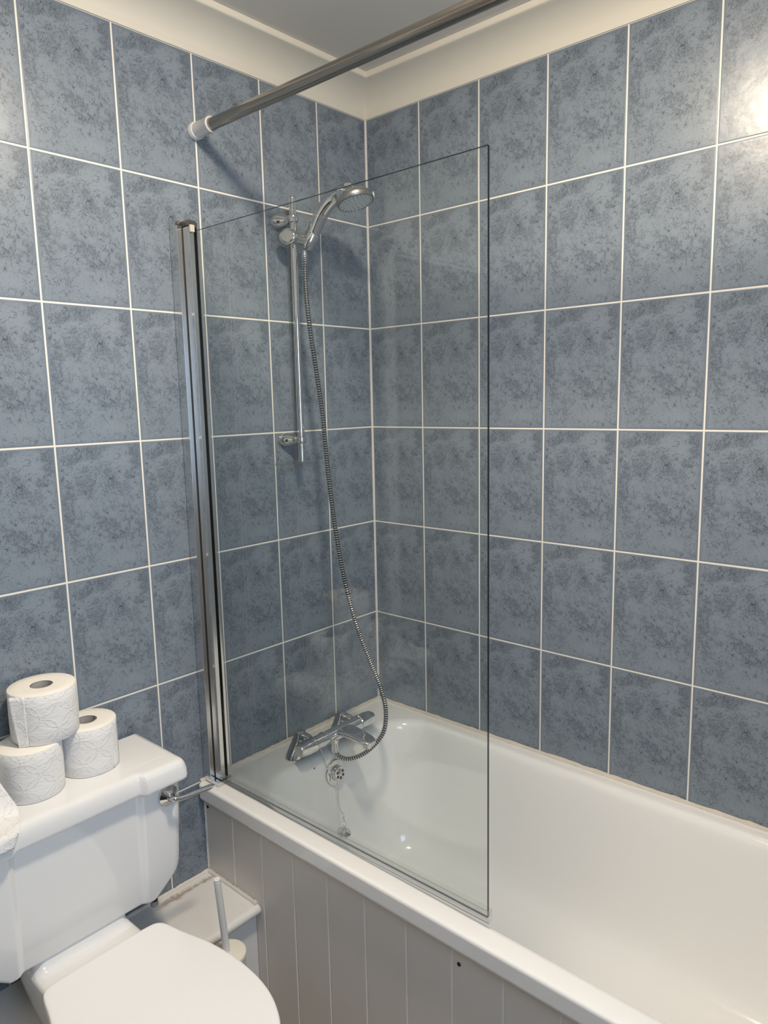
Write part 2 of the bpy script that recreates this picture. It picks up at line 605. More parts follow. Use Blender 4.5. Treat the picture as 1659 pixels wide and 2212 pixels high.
vs = [bm.verts.new(p) for p in ((WX0 + .04, RY0 - .045, WZ0 + .04), (WX0 + .04, RY0 - .045, WZ1 - .04), (WX1 - .04, RY0 - .045, WZ1 - .04), (WX1 - .04, RY0 - .045, WZ0 + .04))]
bm.faces.new(list(reversed(vs)))
finish('window_pane', bm, M['sky'], w, smooth=False)
# door on the back wall left of the toilet, mirrored in the shower screen
d = bpy.data.objects.new('door_1', None)
d.location = (-1.72, 0, 0)
COL.objects.link(d)
struct(d)
bpy.context.view_layer.update()
bm = bmesh.new()
DX0, DX1, DZ = -2.04, -1.425, 1.985
for a in ((DX1, DX1 + .055, -.018, .02, 0, DZ + .055), (DX0, DX1 + .055, -.018, .02, DZ, DZ + .055)):
    add_box(bm, *a, bev=.005, seg=2)
for a in ((DX1 + .012, DX1 + .030, -.024, 0, 0, DZ + .032), (DX0, DX1 + .030, -.024, 0, DZ + .012, DZ + .030)):
    add_box(bm, *a, bev=.004, seg=2)
finish('door_frame', bm, M['gloss'], d, wn=True)
bm = bmesh.new()
add_box(bm, DX0, DX1, -.002, .02, 0.005, DZ, .002)
finish('door_panel', bm, M['door'], d, wn=True)

d2 = bpy.data.objects.new('added_doorway', None)  # added out of view: stands in for a dark doorway, darkens reflections and fill
d2.location = (RX0, -1.15, 0)
COL.objects.link(d2)
struct(d2)
bpy.context.view_layer.update()
bm = bmesh.new()
for a in ((RX0 - .02, RX0 + .018, -.70, -.635, 0, 2.045), (RX0 - .02, RX0 + .018, -1.56, -1.495, 0, 2.045), (RX0 - .02, RX0 + .018, -1.56, -.635, 1.98, 2.045)):
    add_box(bm, *a, bev=.004)
finish('door_frame', bm, M['gloss'], d2, wn=True)
bm = bmesh.new()
add_box(bm, RX0 - .001, RX0 + .004, -1.495, -.70, .005, 1.98)
finish('door_panel', bm, M['added_dark'], d2, smooth=False)

# ------------------------------------------------------------------ coving
def coving():
    zb, zc = TILE_TOP + .001, RZ
    prof = [(0.0, zb), (.0035, zb), (.0045, zb + .002), (.0055, zb + .009)]     # (distance from wall, z)
    dd, hh = .086, .080
    for i in range(13):
        a = PI / 2 * i / 12
        # concave quarter curve, slightly flattened
        u = 1 - math.cos(a)
        w_ = math.sin(a)
        prof.append((.006 + (dd - .006) * (u * .80 + .20 * i / 12), zb + .010 + (hh - .022) * (w_ * .80 + .20 * i / 12)))
    prof += [(dd + .0015, zb + hh - .011), (dd + .003, zb + hh - .009), (dd + .0035, zc - .0005), (dd - .004, zc)]
    bm = bmesh.new()
    a = [Vector((RX0, -p, z)) for p, z in prof]
    b = [Vector((-p, -p, z)) for p, z in prof]
    loft(bm, [a, b], closed=False)
    o1 = struct(finish('trim_1', bm, M['coving'], angle=30))
    bm = bmesh.new()
    b = [Vector((-p, -p, z)) for p, z in prof]
    c = [Vector((-p, RY0, z)) for p, z in prof]
    loft(bm, [b, c], closed=False)
    o2 = struct(finish('trim_2', bm, M['coving'], angle=30))
coving()

# corner sealant between the two tiled walls, sealant beads round the bath
bm = bmesh.new()
add_tube(bm, [(-.0008, -.0008, BATH_Z + .002 + (TILE_TOP - BATH_Z) * i / 40) for i in range(41)], [.0042 + random.uniform(-.0004, .0004) for i in range(41)], n=8)
struct(finish('trim_3', bm, M['caulk_w']))
bm = bmesh.new()
N = 90
add_tube(bm, [(-.002, -.004 - 1.69 * i / N, BATH_Z + .001) for i in range(N + 1)], [.0065 + random.uniform(-.0012, .0015) for i in range(N + 1)], n=8)
add_tube(bm, [(-.002 - .70 * i / N, -.002, BATH_Z + .001) for i in range(N + 1)], [.0055 + random.uniform(-.001, .0012) for i in range(N + 1)], n=8)
struct(finish('trim_4', bm, M['caulk']))

# ------------------------------------------------------------------ bath
bath = thing('bathtub', 'white bath with deep sloping basin fitted along the tiled wall', 'bathtub', (-.355, -.85, 0))
bpy.context.view_layer.update()
T = [  # x0, x1, y0, y1, radii (far/tap, near/tap, near/end, far/end), z
    (-.704, -.001, -1.700, -.001, .010, .520),
    (-.708, -.001, -1.700, -.001, .012, .5165),
    (-.711, -.001, -1.700, -.001, .012, .522),
    (-.711, -.001, -1.700, -.001, .012, .524),
    (-.711, -.001, -1.700, -.001, .012, .5515),
    (-.711, -.001, -1.700, -.001, .012, .5525),
    (-.7102, -.001, -1.700, -.001, .012, .5562),
    (-.7078, -.001, -1.699, -.001, .012, .5586),
    (-.7040, -.002, -1.698, -.002, .012, .5597),
    (-.699, -.003, -1.697, -.003, .012, .560),
    (-.670, -.036, -1.62, -.118, .135, .5595),
    (-.663, -.041, -1.61, -.126, .135, .5585),
    (-.6575, -.046, -1.605, -.132, .135, .5555),
    (-.6530, -.0505, -1.60, -.1375, .135, .5505),
    (-.6500, -.054, -1.595, -.141, .134, .543),
    (-.6475, -.058, -1.59, -.144, .133, .530),
    (-.640, -.066, -1.57, -.151, .131, .480),
    (-.628, -.080, -1.53, -.163, .128, .390),
    (-.612, -.096, -1.48, -.178, .124, .290),
    (-.600, -.108, -1.44, -.190, .120, .235),
    (-.585, -.122, -1.42, -.206, .115, .205),
    (-.563, -.142, -1.40, -.230, .105, .186),
    (-.53, -.172, -1.37, -.265, .09, .176),
    (-.47, -.23, -1.30, -.33, .06, .171),
    (-.40, -.31, -1.1, -.45, .03, .168),
]
bm = bmesh.new()
rings = [rrect(*t[:4], t[4], t[5], 14) for t in T]
loft(bm, [list(r) for r in rings], True, False, True)
finish('tub', bm, M['bath'], bath, angle=60)
# overflow flange on the tap end, waste below
OV = Vector((-.354, -.150, .492))
OVN = Vector((0, -1, .13)).normalized()
bm = bmesh.new()
add_lathe(bm, OV + OVN * .0005, OVN, [(-.004, .036), (.002, .0365), (.0042, .0350), (.0052, .0305), (.0055, .0235), (.0065, .0215), (.018, .0210), (.0205, .0195), (.0212, .017), (.0212, .0001)], 48, cap0=False, cap1=False)
ovo = finish('overflow_flange', bm, M['chrome'], bath)
ua, ub = frame_of(OVN)
bm = bmesh.new()
for k in range(6):
    a = 2 * PI * (k + .5) / 6
    c = OV + OVN * .0218 + ua * math.cos(a) * .0115 + ub * math.sin(a) * .0115
    add_lathe(bm, c, OVN, [(-.001, .0043), (.0002, .0043)], 16)
finish('overflow_hole', bm, M['dark'], ovo, smooth=False).name = 'overflow_holes'
bm = bmesh.new()
add_lathe(bm, OV + OVN * .0212, OVN, [(0, .0052), (.002, .0050), (.003, .003), (.003, .0001)], 16)
finish('screw', bm, M['chrome'], ovo)
bm = bmesh.new()
add_ball(bm, (-.427, -.1440, .5320), .0022, 1)
finish('chip_mark', bm, M['dark'], bath)
# bath side panel
PX_ = -.690
groove_y = [-.119 - .1155 * k for k in range(13)]
pan = thing('tongue_and_groove_panel', 'greige painted tongue and groove boarding under the bath rim', 'bath panel', (PX_, -.85, 0))
bpy.context.view_layer.update()
bm = bmesh.new()
pts = [(-.002, 0, 0)]
for g in groove_y:
    for dy, dx, m_ in ((.0032, 0, 0), (.0016, .0022, 1), (0, .0028, 1), (-.0016, .0022, 1), (-.0032, 0, 0)):
        pts.append((g + dy, dx, m_))
pts.append((-1.72, 0, 0))
top = [bm.verts.new((PX_ + dx, y, .530)) for y, dx, q in pts]
bot = [bm.verts.new((PX_ + dx, y, .002)) for y, dx, q in pts]
for i in range(len(pts) - 1):
    f = bm.faces.new((top[i], bot[i], bot[i + 1], top[i + 1]))
    f.material_index = 1 if (pts[i][2] or pts[i + 1][2]) else 0
bk = [bm.verts.new((PX_ + .012, y, z)) for y, z in ((-.002, .530), (-.002, .002), (-1.72, .002), (-1.72, .530))]
bm.faces.new(bk)
bm.faces.new([bk[0], bk[1], bot[0], top[0]])
bm.faces.new([bk[3], bk[2], bot[-1], top[-1]][::-1])
bm.faces.new([bk[0]] + top + [bk[3]])
bm.faces.new(([bk[1]] + bot + [bk[2]])[::-1])
finish('boarding', bm, [M['panel'], M['panel_groove']], pan, angle=20)
for (y, z) in ((-.012, .487), (-.828, .473)):
    bm = bmesh.new()
    add_lathe(bm, (PX_ - .0002, y, z), (-1, 0, 0), [(-.001, .0042), (.0008, .0042), (.0014, .0030), (.0010, .0018), (.0010, .0001)], 20, cap0=False, cap1=False)
    so = finish('screw', bm, M['groove'], pan)
    so['label'] = 'dark metal screw'
bm = bmesh.new()    # sealant down the wall edge of the panel
add_tube(bm, [(PX_ - .001, -.001, .305 + .21 * i / 24) for i in range(25)], [.0032 + random.uniform(-.001, .001) for i in range(25)], n=8)
struct(finish('trim_5', bm, M['caulk_w']))

# ------------------------------------------------------------------ boxing ledge
bx = struct(bpy.data.objects.new('trim_6', None))
COL.objects.link(bx)
bm = bmesh.new()
prof = [(-.0015, .276), (-.0015, .3005), (-.207, .300)]
for i in range(9):
    a = PI / 2 - PI * i / 8
    prof.append((-.209 - .0125 * math.cos(a), .2875 + .0125 * math.sin(a)))
prof += [(-.199, .275)]
a = [Vector((PX_ - .001, y, z)) for y, z in prof]
b = [Vector((RX0 + .6, y, z)) for y, z in prof]
loft(bm, [a, b], closed=True, cap0=True, cap1=True)
finish('ledge_board', bm, M['boxing'], bx, angle=40)
bm = bmesh.new()
add_box(bm, RX0 + .6, PX_ - .001, -.199, -.002, .0, .276)
finish('boxing_front', bm, M['gloss'], bx, smooth=False)
bm = bmesh.new()
n = 40
add_tube(bm, [(PX_ - .004, -.004 - .205 * i / n, .302) for i in range(n + 1)], [.0055 + random.uniform(-.0012, .0012) for i in range(n + 1)], n=8)
add_tube(bm, [(PX_ - .004 - .45 * i / n, -.003, .302) for i in range(n + 1)], [.0050 + random.uniform(-.0012, .0012) for i in range(n + 1)], n=8)
finish('sealant_bead', bm, M['caulk_w'], bx)

# ------------------------------------------------------------------ shower screen
scr = thing('shower_screen', 'frameless clear glass shower screen hinged from bright metal profile above the bath', 'shower screen', (-.655, -.02, .565))
bpy.context.view_layer.update()
SXc = -.660
bm = bmesh.new()
y0, y1, z0, z1 = -.874, -.040, .577, 1.939
add_box(bm, SXc - .0027, SXc + .0027, y0, y1, z0, z1)
bm.normal_update()
for f in bm.faces:
    if abs(f.normal.x) < .5:
        f.material_index = 1
def lift(bm):
    # the pane's lower edge rises slightly towards its free end
    for v in bm.verts:
        if v.co.z < .7:
            v.co.z -= .011 * (1 - v.co.y / y0)
lift(bm)
finish('glass_pane', bm, [M['glass'], M['glass_edge']], scr, smooth=False)
bm = bmesh.new()   # fixed wall channel
add_box(bm, -.690, -.645, -.033, -.0015, .5625, 1.958, .0009)
finish('wall_channel', bm, M['chrome_soft'], scr, wn=True)
bm = bmesh.new()
add_box(bm, -.6778, -.648, -.0345, -.0325, .572, 1.950)  # black strip standing in for shade in the gap before the hinge profile
finish('gap_shade', bm, M['dark'], scr, smooth=False)
bm = bmesh.new()   # moving glazing profile
add_box(bm, -.6760, -.6640, -.062, -.0345, .574, 1.948, .0008)
add_box(bm, -.6562, -.6480, -.062, -.0345, .574, 1.948, .0008)
add_box(bm, -.6700, -.6500, -.0400, -.0345, .574, 1.948)
finish('hinge_profile', bm, M['chrome_soft'], scr, wn=True)
bm = bmesh.new()
add_box(bm, -.6642, -.6630, -.0625, -.042, .576, 1.946)
add_box(bm, -.6570, -.6560, -.0625, -.042, .576, 1.946)
finish('glazing_gasket', bm, M['dark'], scr, smooth=False)
bm = bmesh.new()
add_box(bm, -.6775, -.6560, -.0605, -.0335, 1.950, 1.962, .0008)
add_box(bm, -.6900, -.6780, -.0360, -.0280, 1.952, 1.961, .0008)
add_box(bm, -.6560, -.6450, -.0500, -.0335, 1.950, 1.962, .0008)
finish('top_cap', bm, M['steel'], scr, wn=True)
bm = bmesh.new()
add_box(bm, -.6765, -.6640, -.0675, -.0600, 1.934, 1.951, .002, 3)
finish('glass_clip', bm, M['plastic_clip'], scr, wn=True)
bm = bmesh.new()
add_box(bm, -.688, -.646, -.063, -.0015, .5605, .572, .0008)
finish('bottom_cap', bm, M['chrome_soft'], scr, wn=True)
bm = bmesh.new()   # clear seal strip clipped on the lower edge
add_box(bm, -.6655, -.6643, y0 - .006, -.064, .5745, .5945)
add_box(bm, -.6557, -.6545, y0 - .006, -.064, .5745, .5945)
add_box(bm, -.6665, -.6535, y0 - .006, -.064, .5700, .5716)
lift(bm)
finish('bottom_seal', bm, M['seal'], scr, smooth=False)
bm = bmesh.new()
add_box(bm, -.6659, -.6655, y0 - .006, -.064, .5940, .5945)
add_box(bm, -.6665, -.6661, y0 - .006, -.064, .5700, .5708)
lift(bm)
finish('seal_edge', bm, M['satin_ring'], scr, smooth=False)

# ------------------------------------------------------------------ shower curtain rail
rail = thing('curtain_rail', 'steel shower curtain rail with white end socket crossing below the ceiling', 'curtain rail', (-.603, -.02, 2.186))
bpy.context.view_layer.update()
RC = Vector((-.603, 0, 2.184))
bm = bmesh.new()
add_lathe(bm, RC + Vector((0, -.070, 0)), (0, -1, 0), [(0, .0135), (1.64, .0135)], 32)
finish('rail_tube', bm, M['steel'], rail, wn=True)
for yy, sg in ((-.001, -1), (RY0 + .001, 1)):
    bm = bmesh.new()
    add_lathe(bm, RC + Vector((0, yy, 0)), (0, sg, 0), [(0, .0200), (.012, .0200), (.0135, .0190), (.0138, .0178), (.062, .0172), (.0635, .0180), (.068, .0180), (.070, .0165), (.069, .0138), (.055, .0136)], 40, cap1=False)
    finish('end_socket', bm, M['plastic_w'], rail)

# ------------------------------------------------------------------ riser rail with slider
rr = thing('riser_rail', 'chrome shower riser rail on two wall brackets with sliding handset holder', 'shower rail', (-.343, -.02, 1.4))
bpy.context.view_layer.update()
RX, RYr = -.350, -.056
bm = bmesh.new()
add_lathe(bm, (RX, RYr, 1.378), (0, 0, 1), [(0, .0094), (.690, .0094), (.6925, .0088), (.6945, .0072), (.6950, .004)], 28)
finish('pole', bm, M['chrome'], rr, wn=True)
def bracket(z):
    bm = bmesh.new()
    # oval foot on the wall flowing to a collar round the pole
    prof = [((RX - .010, -.001, z), .0255, 1.0, .74), ((RX - .009, -.012, z), .0250, 1.0, .74), ((RX - .007, -.022, z), .0220, .95, .76), ((RX - .001, -.034, z), .0155, .95, .8), ((RX, -.044, z), .0125, 1, .85), ((RX, -.054, z), .0118, 1.05, .9)]
    rings = []
    for (c, r, sx, sy) in prof:
        c = Vector(c)
        rings.append([c + Vector((math.cos(2 * PI * i / 28) * r * sx * 1.0, 0, math.sin(2 * PI * i / 28) * r * sy)) for i in range(28)])
    loft(bm, rings, True, True, True)
    add_lathe(bm, (RX, RYr, z - .0095), (0, 0, 1), [(0, .0110), (.002, .0135), (.0095, .0142), (.017, .0135), (.019, .0110)], 28)
    finish('wall_bracket', bm, M['chrome'], rr)
bracket(1.437)
bracket(2.016)
# slider body: clamps the pole, knob on the left, handset cradle on the right
SZ = 1.964
ho = Vector((-.318, -.084, SZ - .001))
axh = Vector((.16, -.52, .84)).normalized()       # handset handle axis at the holder
bm = bmesh.new()
add_tube(bm, catmull([(-.376, -.064, SZ + .001), (-.355, -.068, SZ + .001), (-.335, -.075, SZ), (-.316, -.083, SZ - .001)], 6), [.0160, .0172, .0180, .0176, .0176, .0176, .0176, .0176, .0175, .0174, .0172, .0170, .0168, .0166, .0164, .0162, .0160, .0156, .0150], n=28)
add_lathe(bm, ho - axh * .020, axh, [(0, .0165), (.003, .0188), (.037, .0200), (.040, .0188)], 32)
sl = finish('slider', bm, M['chrome'], rr)
bm = bmesh.new()
add_lathe(bm, (-.368, -.062, SZ + .002), (-.88, -.46, .02), [(0, .0175), (.003, .0225), (.008, .0248), (.013, .0250), (.018, .0232), (.0215, .0195), (.0220, .0170), (.0212, .0160), (.0212, .0001)], 40, sy=.86)
finish('lock_knob', bm, M['chrome'], sl)
# clear soap dish on the foot of the rail
bm = bmesh.new()
c = Vector((-.385, -.058, 1.3745))
rings = []
for (a, b_, z) in ((.070, .038, 0.000), (.0725, .0400, .0012), (.0728, .0403, .0042), (.071, .0390, .0036), (.062, .032, .0022), (.0001, .0001, .0020)):
    rings.append([c + Vector((math.copysign(abs(math.cos(t)) ** .8, math.cos(t)) * a, math.copysign(abs(math.sin(t)) ** .8, math.sin(t)) * b_, z)) for t in [2 * PI * i / 40 for i in range(40)]])
loft(bm, rings, True, True, False)
add_lathe(bm, (RX, RYr, 1.3765), (0, 0, 1), [(0, .017), (.004, .0135), (.010, .0115), (.0102, .0098)], 24, cap0=False, cap1=False)
finish('soap_dish', bm, M['acrylic'], rr)

# ------------------------------------------------------------------ shower handset
hs = thing('shower_handset', 'chrome handheld shower head with grey spray face resting in the rail holder', 'shower head', tuple(ho))
bpy.context.view_layer.update()
HC = Vector((-.286, -.225, 2.036))             # centre of the spray face
HN = Vector((.03, -.29, -.955)).normalized()    # direction it faces
back = HC - HN * .026
p0 = ho - axh * .022
path = catmull([tuple(p0), tuple(ho + axh * .02), tuple(ho + axh * .075 + Vector((0, 0, .004))), tuple(ho + axh * .115 + Vector((.004, -.012, .001))), tuple(back.lerp(ho + axh * .115, .30) + Vector((0, 0, .010))), tuple(back + Vector((0, -.004, .002)))], 8)
nn = len(path)
rad, sxs, sys_ = [], [], []
for i in range(nn):
    t = i / (nn - 1)
    rad.append(.0162 + .0040 * math.sin(min(1, t * 1.4) * PI / 2) + (.010 * max(0, t - .72) / .28))
    sxs.append(1.0 + .25 * max(0, t - .6))
    sys_.append(1.0 - .30 * max(0, (t - .6) / .4))
bm = bmesh.new()
add_tube(bm, path, rad, n=28, sx=sxs, sy=sys_)
finish('handle', bm, M['chrome'], hs)
bm = bmesh.new()
add_lathe(bm, HC, HN, [(-.034, .004), (-.0335, .016), (-.030, .028), (-.024, .038), (-.018, .0438), (-.015, .0455)], 48, cap0=True, cap1=False)
finish('head_shell', bm, M['chrome'], hs)
bm = bmesh.new()
prof = [(-.0158, .0458), (-.0150, .0478), (-.012, .0492), (-.004, .0485), (.0002, .0462), (.0008, .0435), (-.0008, .0425)]
add_lathe(bm, HC, HN, prof, 60, cap0=False, cap1=False)
finish('spray_ring', bm, M['satin_ring'], hs)
bm = bmesh.new()
ha, hb = frame_of(HN)
for k in range(3):
    a = math.radians(-52 + 9 * k)
    dirv = (RIGHT * .9 + Vector((0, 0, .25)))
    dirv = (dirv - HN * dirv.dot(HN)).normalized()
    q = Quaternion(HN, math.radians(-10 + 11 * k))
    dv = q @ dirv
    add_ball(bm, HC - HN * .007 + dv * .0488, .0034, 2, scale=(.55, .55, 1.5))
finish('grip_notch', bm, M['plastic_w'], hs).name = 'grip_notches'
bm = bmesh.new()
add_lathe(bm, HC, HN, [(-.001, .0430), (.0002, .0425), (.0006, .0300), (.0010, .0100), (.0010, .0001)], 48, cap0=False, cap1=False)
sf = finish('spray_face', bm, M['plastic_g'], hs)
bm = bmesh.new()
for cnt, r0, rs in ((26, .0385, .0011), (18, .0325, .0009), (14, .0255, .0009), (10, .0185, .0009), (6, .0115, .0009), (3, .005, .0008)):
    for k in range(cnt):
        a = 2 * PI * k / cnt + cnt
        c = HC + HN * .0009 + ha * math.cos(a) * r0 + hb * math.sin(a) * r0
        add_lathe(bm, c, HN, [(-.0005, rs), (.0006, rs)], 6)
no = finish('nozzles', bm, M['groove'], sf, smooth=False)
no['kind'] = 'stuff'

# ------------------------------------------------------------------ bath mixer
mx = thing('bath_shower_mixer', 'chrome bar bath shower mixer standing on the tap end ledge', 'tap', (-.36, -.09, BATH_Z))
bpy.context.view_layer.update()
BY, BZ = -.153, .609
LX0, LX1 = -.430, -.266
bm = bmesh.new()
add_lathe(bm, (-.431, BY, BZ), (1, 0, 0), [(0, .0192), (.172, .0192)], 32)
finish('mixer_body', bm, M['chrome'], mx, wn=True)
for lxp in (LX0, LX1):
    bm = bmesh.new()
    # leaning tapered leg, flared foot, elbow to the bar
    secs = [((lxp - .022, -.091, BATH_Z + .0005), .0270, .0250), ((lxp - .021, -.091, BATH_Z + .006), .0262, .0245), ((lxp - .015, -.091, BATH_Z + .020), .0225, .0225), ((lxp - .007, -.091, BATH_Z + .036), .0190, .0205), ((lxp - .002, -.092, BATH_Z + .050), .0175, .0190), ((lxp, -.093, BATH_Z + .060), .0165, .0180), ((lxp, -.095, BATH_Z + .068), .0140, .0150), ((lxp, -.097, BATH_Z + .072), .0070, .0070)]
    rings = []
    for c, ra, rb in secs:
        c = Vector(c)
        rings.append([c + Vector((math.cos(2 * PI * i / 32) * ra, math.sin(2 * PI * i / 32) * rb, 0)) for i in range(32)])
    loft(bm, rings, True, True, True)
    lg = finish('leg', bm, M['chrome'], mx)
    bm = bmesh.new()
    add_lathe(bm, (lxp, -.094, BZ + .003), (0, -1, -.05), [(0, .0150), (.012, .0155), (.014, .0170), (.030, .0170), (.034, .0150), (.05, .0150)], 24)
    finish('union_nut', bm, M['chrome'], lg)
def handle(xa, sgn):
    bm = bmesh.new()
    prof = [(0, .0190, 1, 1), (.003, .0212, 1, 1), (.007, .0212, 1, 1), (.009, .0202, 1, 1), (.030, .0192, 1, .97), (.046, .0182, .97, .93), (.056, .0174, .95, .90), (.0585, .0158, .94, .88)]
    rings = []
    n = 32
    for t, r, a, b in prof:
        ring = []
        for i in range(n):
            th = 2 * PI * i / n
            cy, cz = math.cos(th), math.sin(th)
            sq = 1.0 if t < .012 else 1 / (abs(cy) ** 3.0 + abs(cz) ** 3.0) ** (1 / 3.0)
            ring.append(Vector((xa + sgn * t, BY + cy * r * a * sq, BZ + cz * r * b * sq)))
        rings.append(ring)
    if sgn < 0:
        rings = [list(reversed(r)) for r in rings]
    loft(bm, rings, True, True, True)
    return finish('control_handle', bm, M['chrome'], mx)
handle(-.431, -1)
handle(-.259, 1)
# waterfall spout, broad and flat
bm = bmesh.new()
secs = [(-.150, .034, .006, .617), (-.170, .0320, .0070, .618), (-.195, .0290, .0075, .6190), (-.225, .0262, .0075, .6170), (-.250, .0248, .0075, .614), (-.266, .0225, .0072, .6115), (-.275, .0165, .0068, .6105), (-.279, .0075, .0060, .610)]
SC = -.331
rings = []
for y, hw, ht, z in secs:
    ring = []
    for i in range(28):
        th = 2 * PI * i / 28
        c_, s_ = math.cos(th), math.sin(th)
        k = 1 / (abs(c_) ** 4 + abs(s_) ** 4) ** .25
        ring.append(Vector((SC + c_ * hw * k, y, z + s_ * ht * k)))
    rings.append(ring)
loft(bm, rings, True, True, True)
add_lathe(bm, (SC, -.258, .606), (0, 0, -1), [(0, .0130), (.012, .0125), (.014, .0105), (.010, .009)], 24)
finish('spout', bm, M['chrome'], mx)
bm = bmesh.new()
add_lathe(bm, (-.362, BY - .006, BZ - .010), (0, 0, -1), [(0, .0120), (.010, .0125), (.012, .0112), (.036, .0108), (.038, .0092)], 24)
finish('hose_outlet', bm, M['chrome'], mx)

# ------------------------------------------------------------------ shower hose
hp = [tuple(ho - axh * .034), (-.343, -.088, 1.900), (-.352, -.098, 1.830), (-.355, -.11, 1.743), (-.345, -.115, 1.647), (-.332, -.125, 1.5), (-.331, -.135, 1.375), (-.329, -.145, 1.275), (-.326, -.16, 1.16), (-.320, -.18, 1.045), (-.301, -.2, .925), (-.270, -.22, .813), (-.249, -.235, .74), (-.243, -.25, .672), (-.262, -.258, .615), (-.292, -.243, .576), (-.320, -.218, .551), (-.342, -.190, .541), (-.357, -.170, .550), (-.362, -.1615, .568)]
P = catmull(hp, 24)
L = [0]
for i in range(1, len(P)):
    L.append(L[-1] + (P[i] - P[i - 1]).length)
def at(s):
    import bisect
    i = min(max(bisect.bisect(L, s) - 1, 0), len(P) - 2)
    t = (s - L[i]) / max(1e-9, L[i + 1] - L[i])
    return P[i].lerp(P[i + 1], t)
pitch = .0064
cnt = int(L[-1] / pitch)
pts, rad, mis = [], [], []
for k in range(cnt):
    s = k * pitch
    for fr, r in ((.0, .0058), (.08, .0070), (.26, .0077), (.44, .0070), (.52, .0058)):
        pts.append(at(s + fr * pitch))
        rad.append(r)
        mis.append(1 if fr > .5 else 0)
bm = bmesh.new()
add_tube(bm, pts, rad, n=14, mis=mis[:-1] + [0])
hose = tag(finish('shower_hose', bm, [M['chrome'], M['groove']], angle=50), 'long ribbed chrome shower hose looping from the handset down to the mixer', 'shower hose')

# ------------------------------------------------------------------ plug and chain
pl = thing('bath_plug', 'chrome bath plug hanging from its ball chain over the mixer bar', 'plug', (-.379, -.203, .33))
bpy.context.view_layer.update()
PC = Vector((-.382, -.207, .343))
PN = Vector((.10, -.25, .96)).normalized()
bm = bmesh.new()
add_lathe(bm, PC - PN * .006, PN, [(-.006, .0150), (0, .0165), (.004, .0170), (.0045, .0205), (.0065, .0212), (.0078, .0202), (.0090, .0110), (.0095, .0052), (.013, .0045), (.016, .0060), (.019, .0058), (.021, .003), (.0212, .0001)], 36, cap1=False)
finish('stopper', bm, M['chrome'], pl)
bm = bmesh.new()
ringc = PC + PN * .019
rp = []
up = Vector((.02, .25, .95)).normalized()
sidev = PN.cross(up).normalized()
for i in range(21):
    a = 2 * PI * i / 20
    rp.append(ringc + up * .007 * (1 - math.cos(a)) + sidev * .0055 * math.sin(a))
add_tube(bm, rp, .0008, n=6)
link0 = ringc + up * .014
for j in range(2):
    o_ = link0 + up * (.0085 * j)
    sv = sidev if j else PN
    add_tube(bm, [o_ + up * .006 * (1 - math.cos(2 * PI * i / 16)) + sv * .003 * math.sin(2 * PI * i / 16) for i in range(17)], .0007, n=6)
finish('link', bm, M['chrome'], pl).name = 'chain_links'
cx = -.398
OVF = OV + OVN * .024
chain = [tuple(OVF), (-.362, -.176, .520), (-.372, -.1765, .56), (-.382, -.1765, .600), (-.388, BY - .0165, BZ + .012), (-.393, BY - .004, BZ + .0205), (-.398, BY + .010, BZ + .0180), (-.401, BY + .0195, BZ + .003), (-.399, -.140, .588), (-.395, -.1445, .56), (-.386, -.152, .526), (-.380, -.162, .510), (-.374, -.1755, .490), (-.372, -.178, .460), (-.375, -.183, .41), tuple(link0 + up * .0205)]
CP = catmull(chain, 12)
bm = bmesh.new()
acc = 0
last = CP[0]
add_ball(bm, last, .0014, 1)
for i in range(1, len(CP)):
    seg = (CP[i] - CP[i - 1]).length
    acc += seg
    while acc >= .0031:
        acc -= .0031
        add_ball(bm, CP[i], .0015, 1)
add_tube(bm, CP, .0005, n=5)
finish('ball_chain', bm, M['chrome'], pl)

# ------------------------------------------------------------------ toilet
TC = -1.108
TS = -1.113
toi = thing('toilet', 'white close coupled toilet with closed lid beside the bath', 'toilet', (TC, -.35, 0))
bpy.context.view_layer.update()
def cist_section(hw, yf, yb, z, rec, ch, rb=.01):
    """plan outline of the cistern: chamfered front corners, middle of the front recessed"""
    sx = .133
    pts = []
    pts += [(hw, yb)]
    for i in range(7):                     # front right corner
        a = PI / 2 * i / 6
        pts.append((hw - ch + ch * math.cos(a), yf + ch - ch * math.sin(a)))
    e = .009
    for i in range(5):
        t = i / 4
        s = t * t * (3 - 2 * t)
        pts.append((sx + e - 2 * e * t, yf + rec * s))
    for i in range(5):
        t = i / 4
        s = t * t * (3 - 2 * t)
        pts.append((-sx + e - 2 * e * t, yf + rec * (1 - s)))
    for i in range(7):
        a = PI / 2 * (1 - i / 6)
        pts.append((-hw + ch - ch * math.cos(a), yf + ch - ch * math.sin(a)))
    pts += [(-hw, yb)]
    return [Vector((TC + x, y, z)) for x, y in pts]
bm = bmesh.new()
rings = []
for hw, yf, yb, z, ch in ((.1500, -.182, -.03, .4500, .006), (.1560, -.188, -.025, .4510, .007), (.1590, -.1905, -.022, .4535, .008), (.1640, -.1920, -.021, .457, .010), (.2110, -.194, -.017, .4915, .018), (.2180, -.1945, -.016, .4985, .021), (.2225, -.195, -.015, .507, .022), (.2250, -.1955, -.015, .520, .022), (.2270, -.196, -.015, .54, .022), (.2320, -.1985, -.012, .64, .022), (.2345, -.200, -.012, .722, .022)):
    rings.append(list(reversed(cist_section(hw, yf, yb, z, .0105, ch))))
loft(bm, rings, True, True, True)
cis = finish('cistern', bm, M['ceramic'], toi, angle=50, wn=True)
bm = bmesh.new()
rings = []
LZ = .765
for ins, z in ((.012, .7195), (.003, .7200), (.0005, .7225), (0, .728), (.001, .742), (.0035, .752), (.0065, .7585), (.0105, .7625), (.016, .7646), (.023, LZ), (.045, LZ)):
    rings.append(list(reversed(cist_section(.2435 - ins, -.2235 + ins, -.008 - ins * .5, z, .0130, .021 - min(ins, .02) * .4))))
loft(bm, rings, True, True, True)
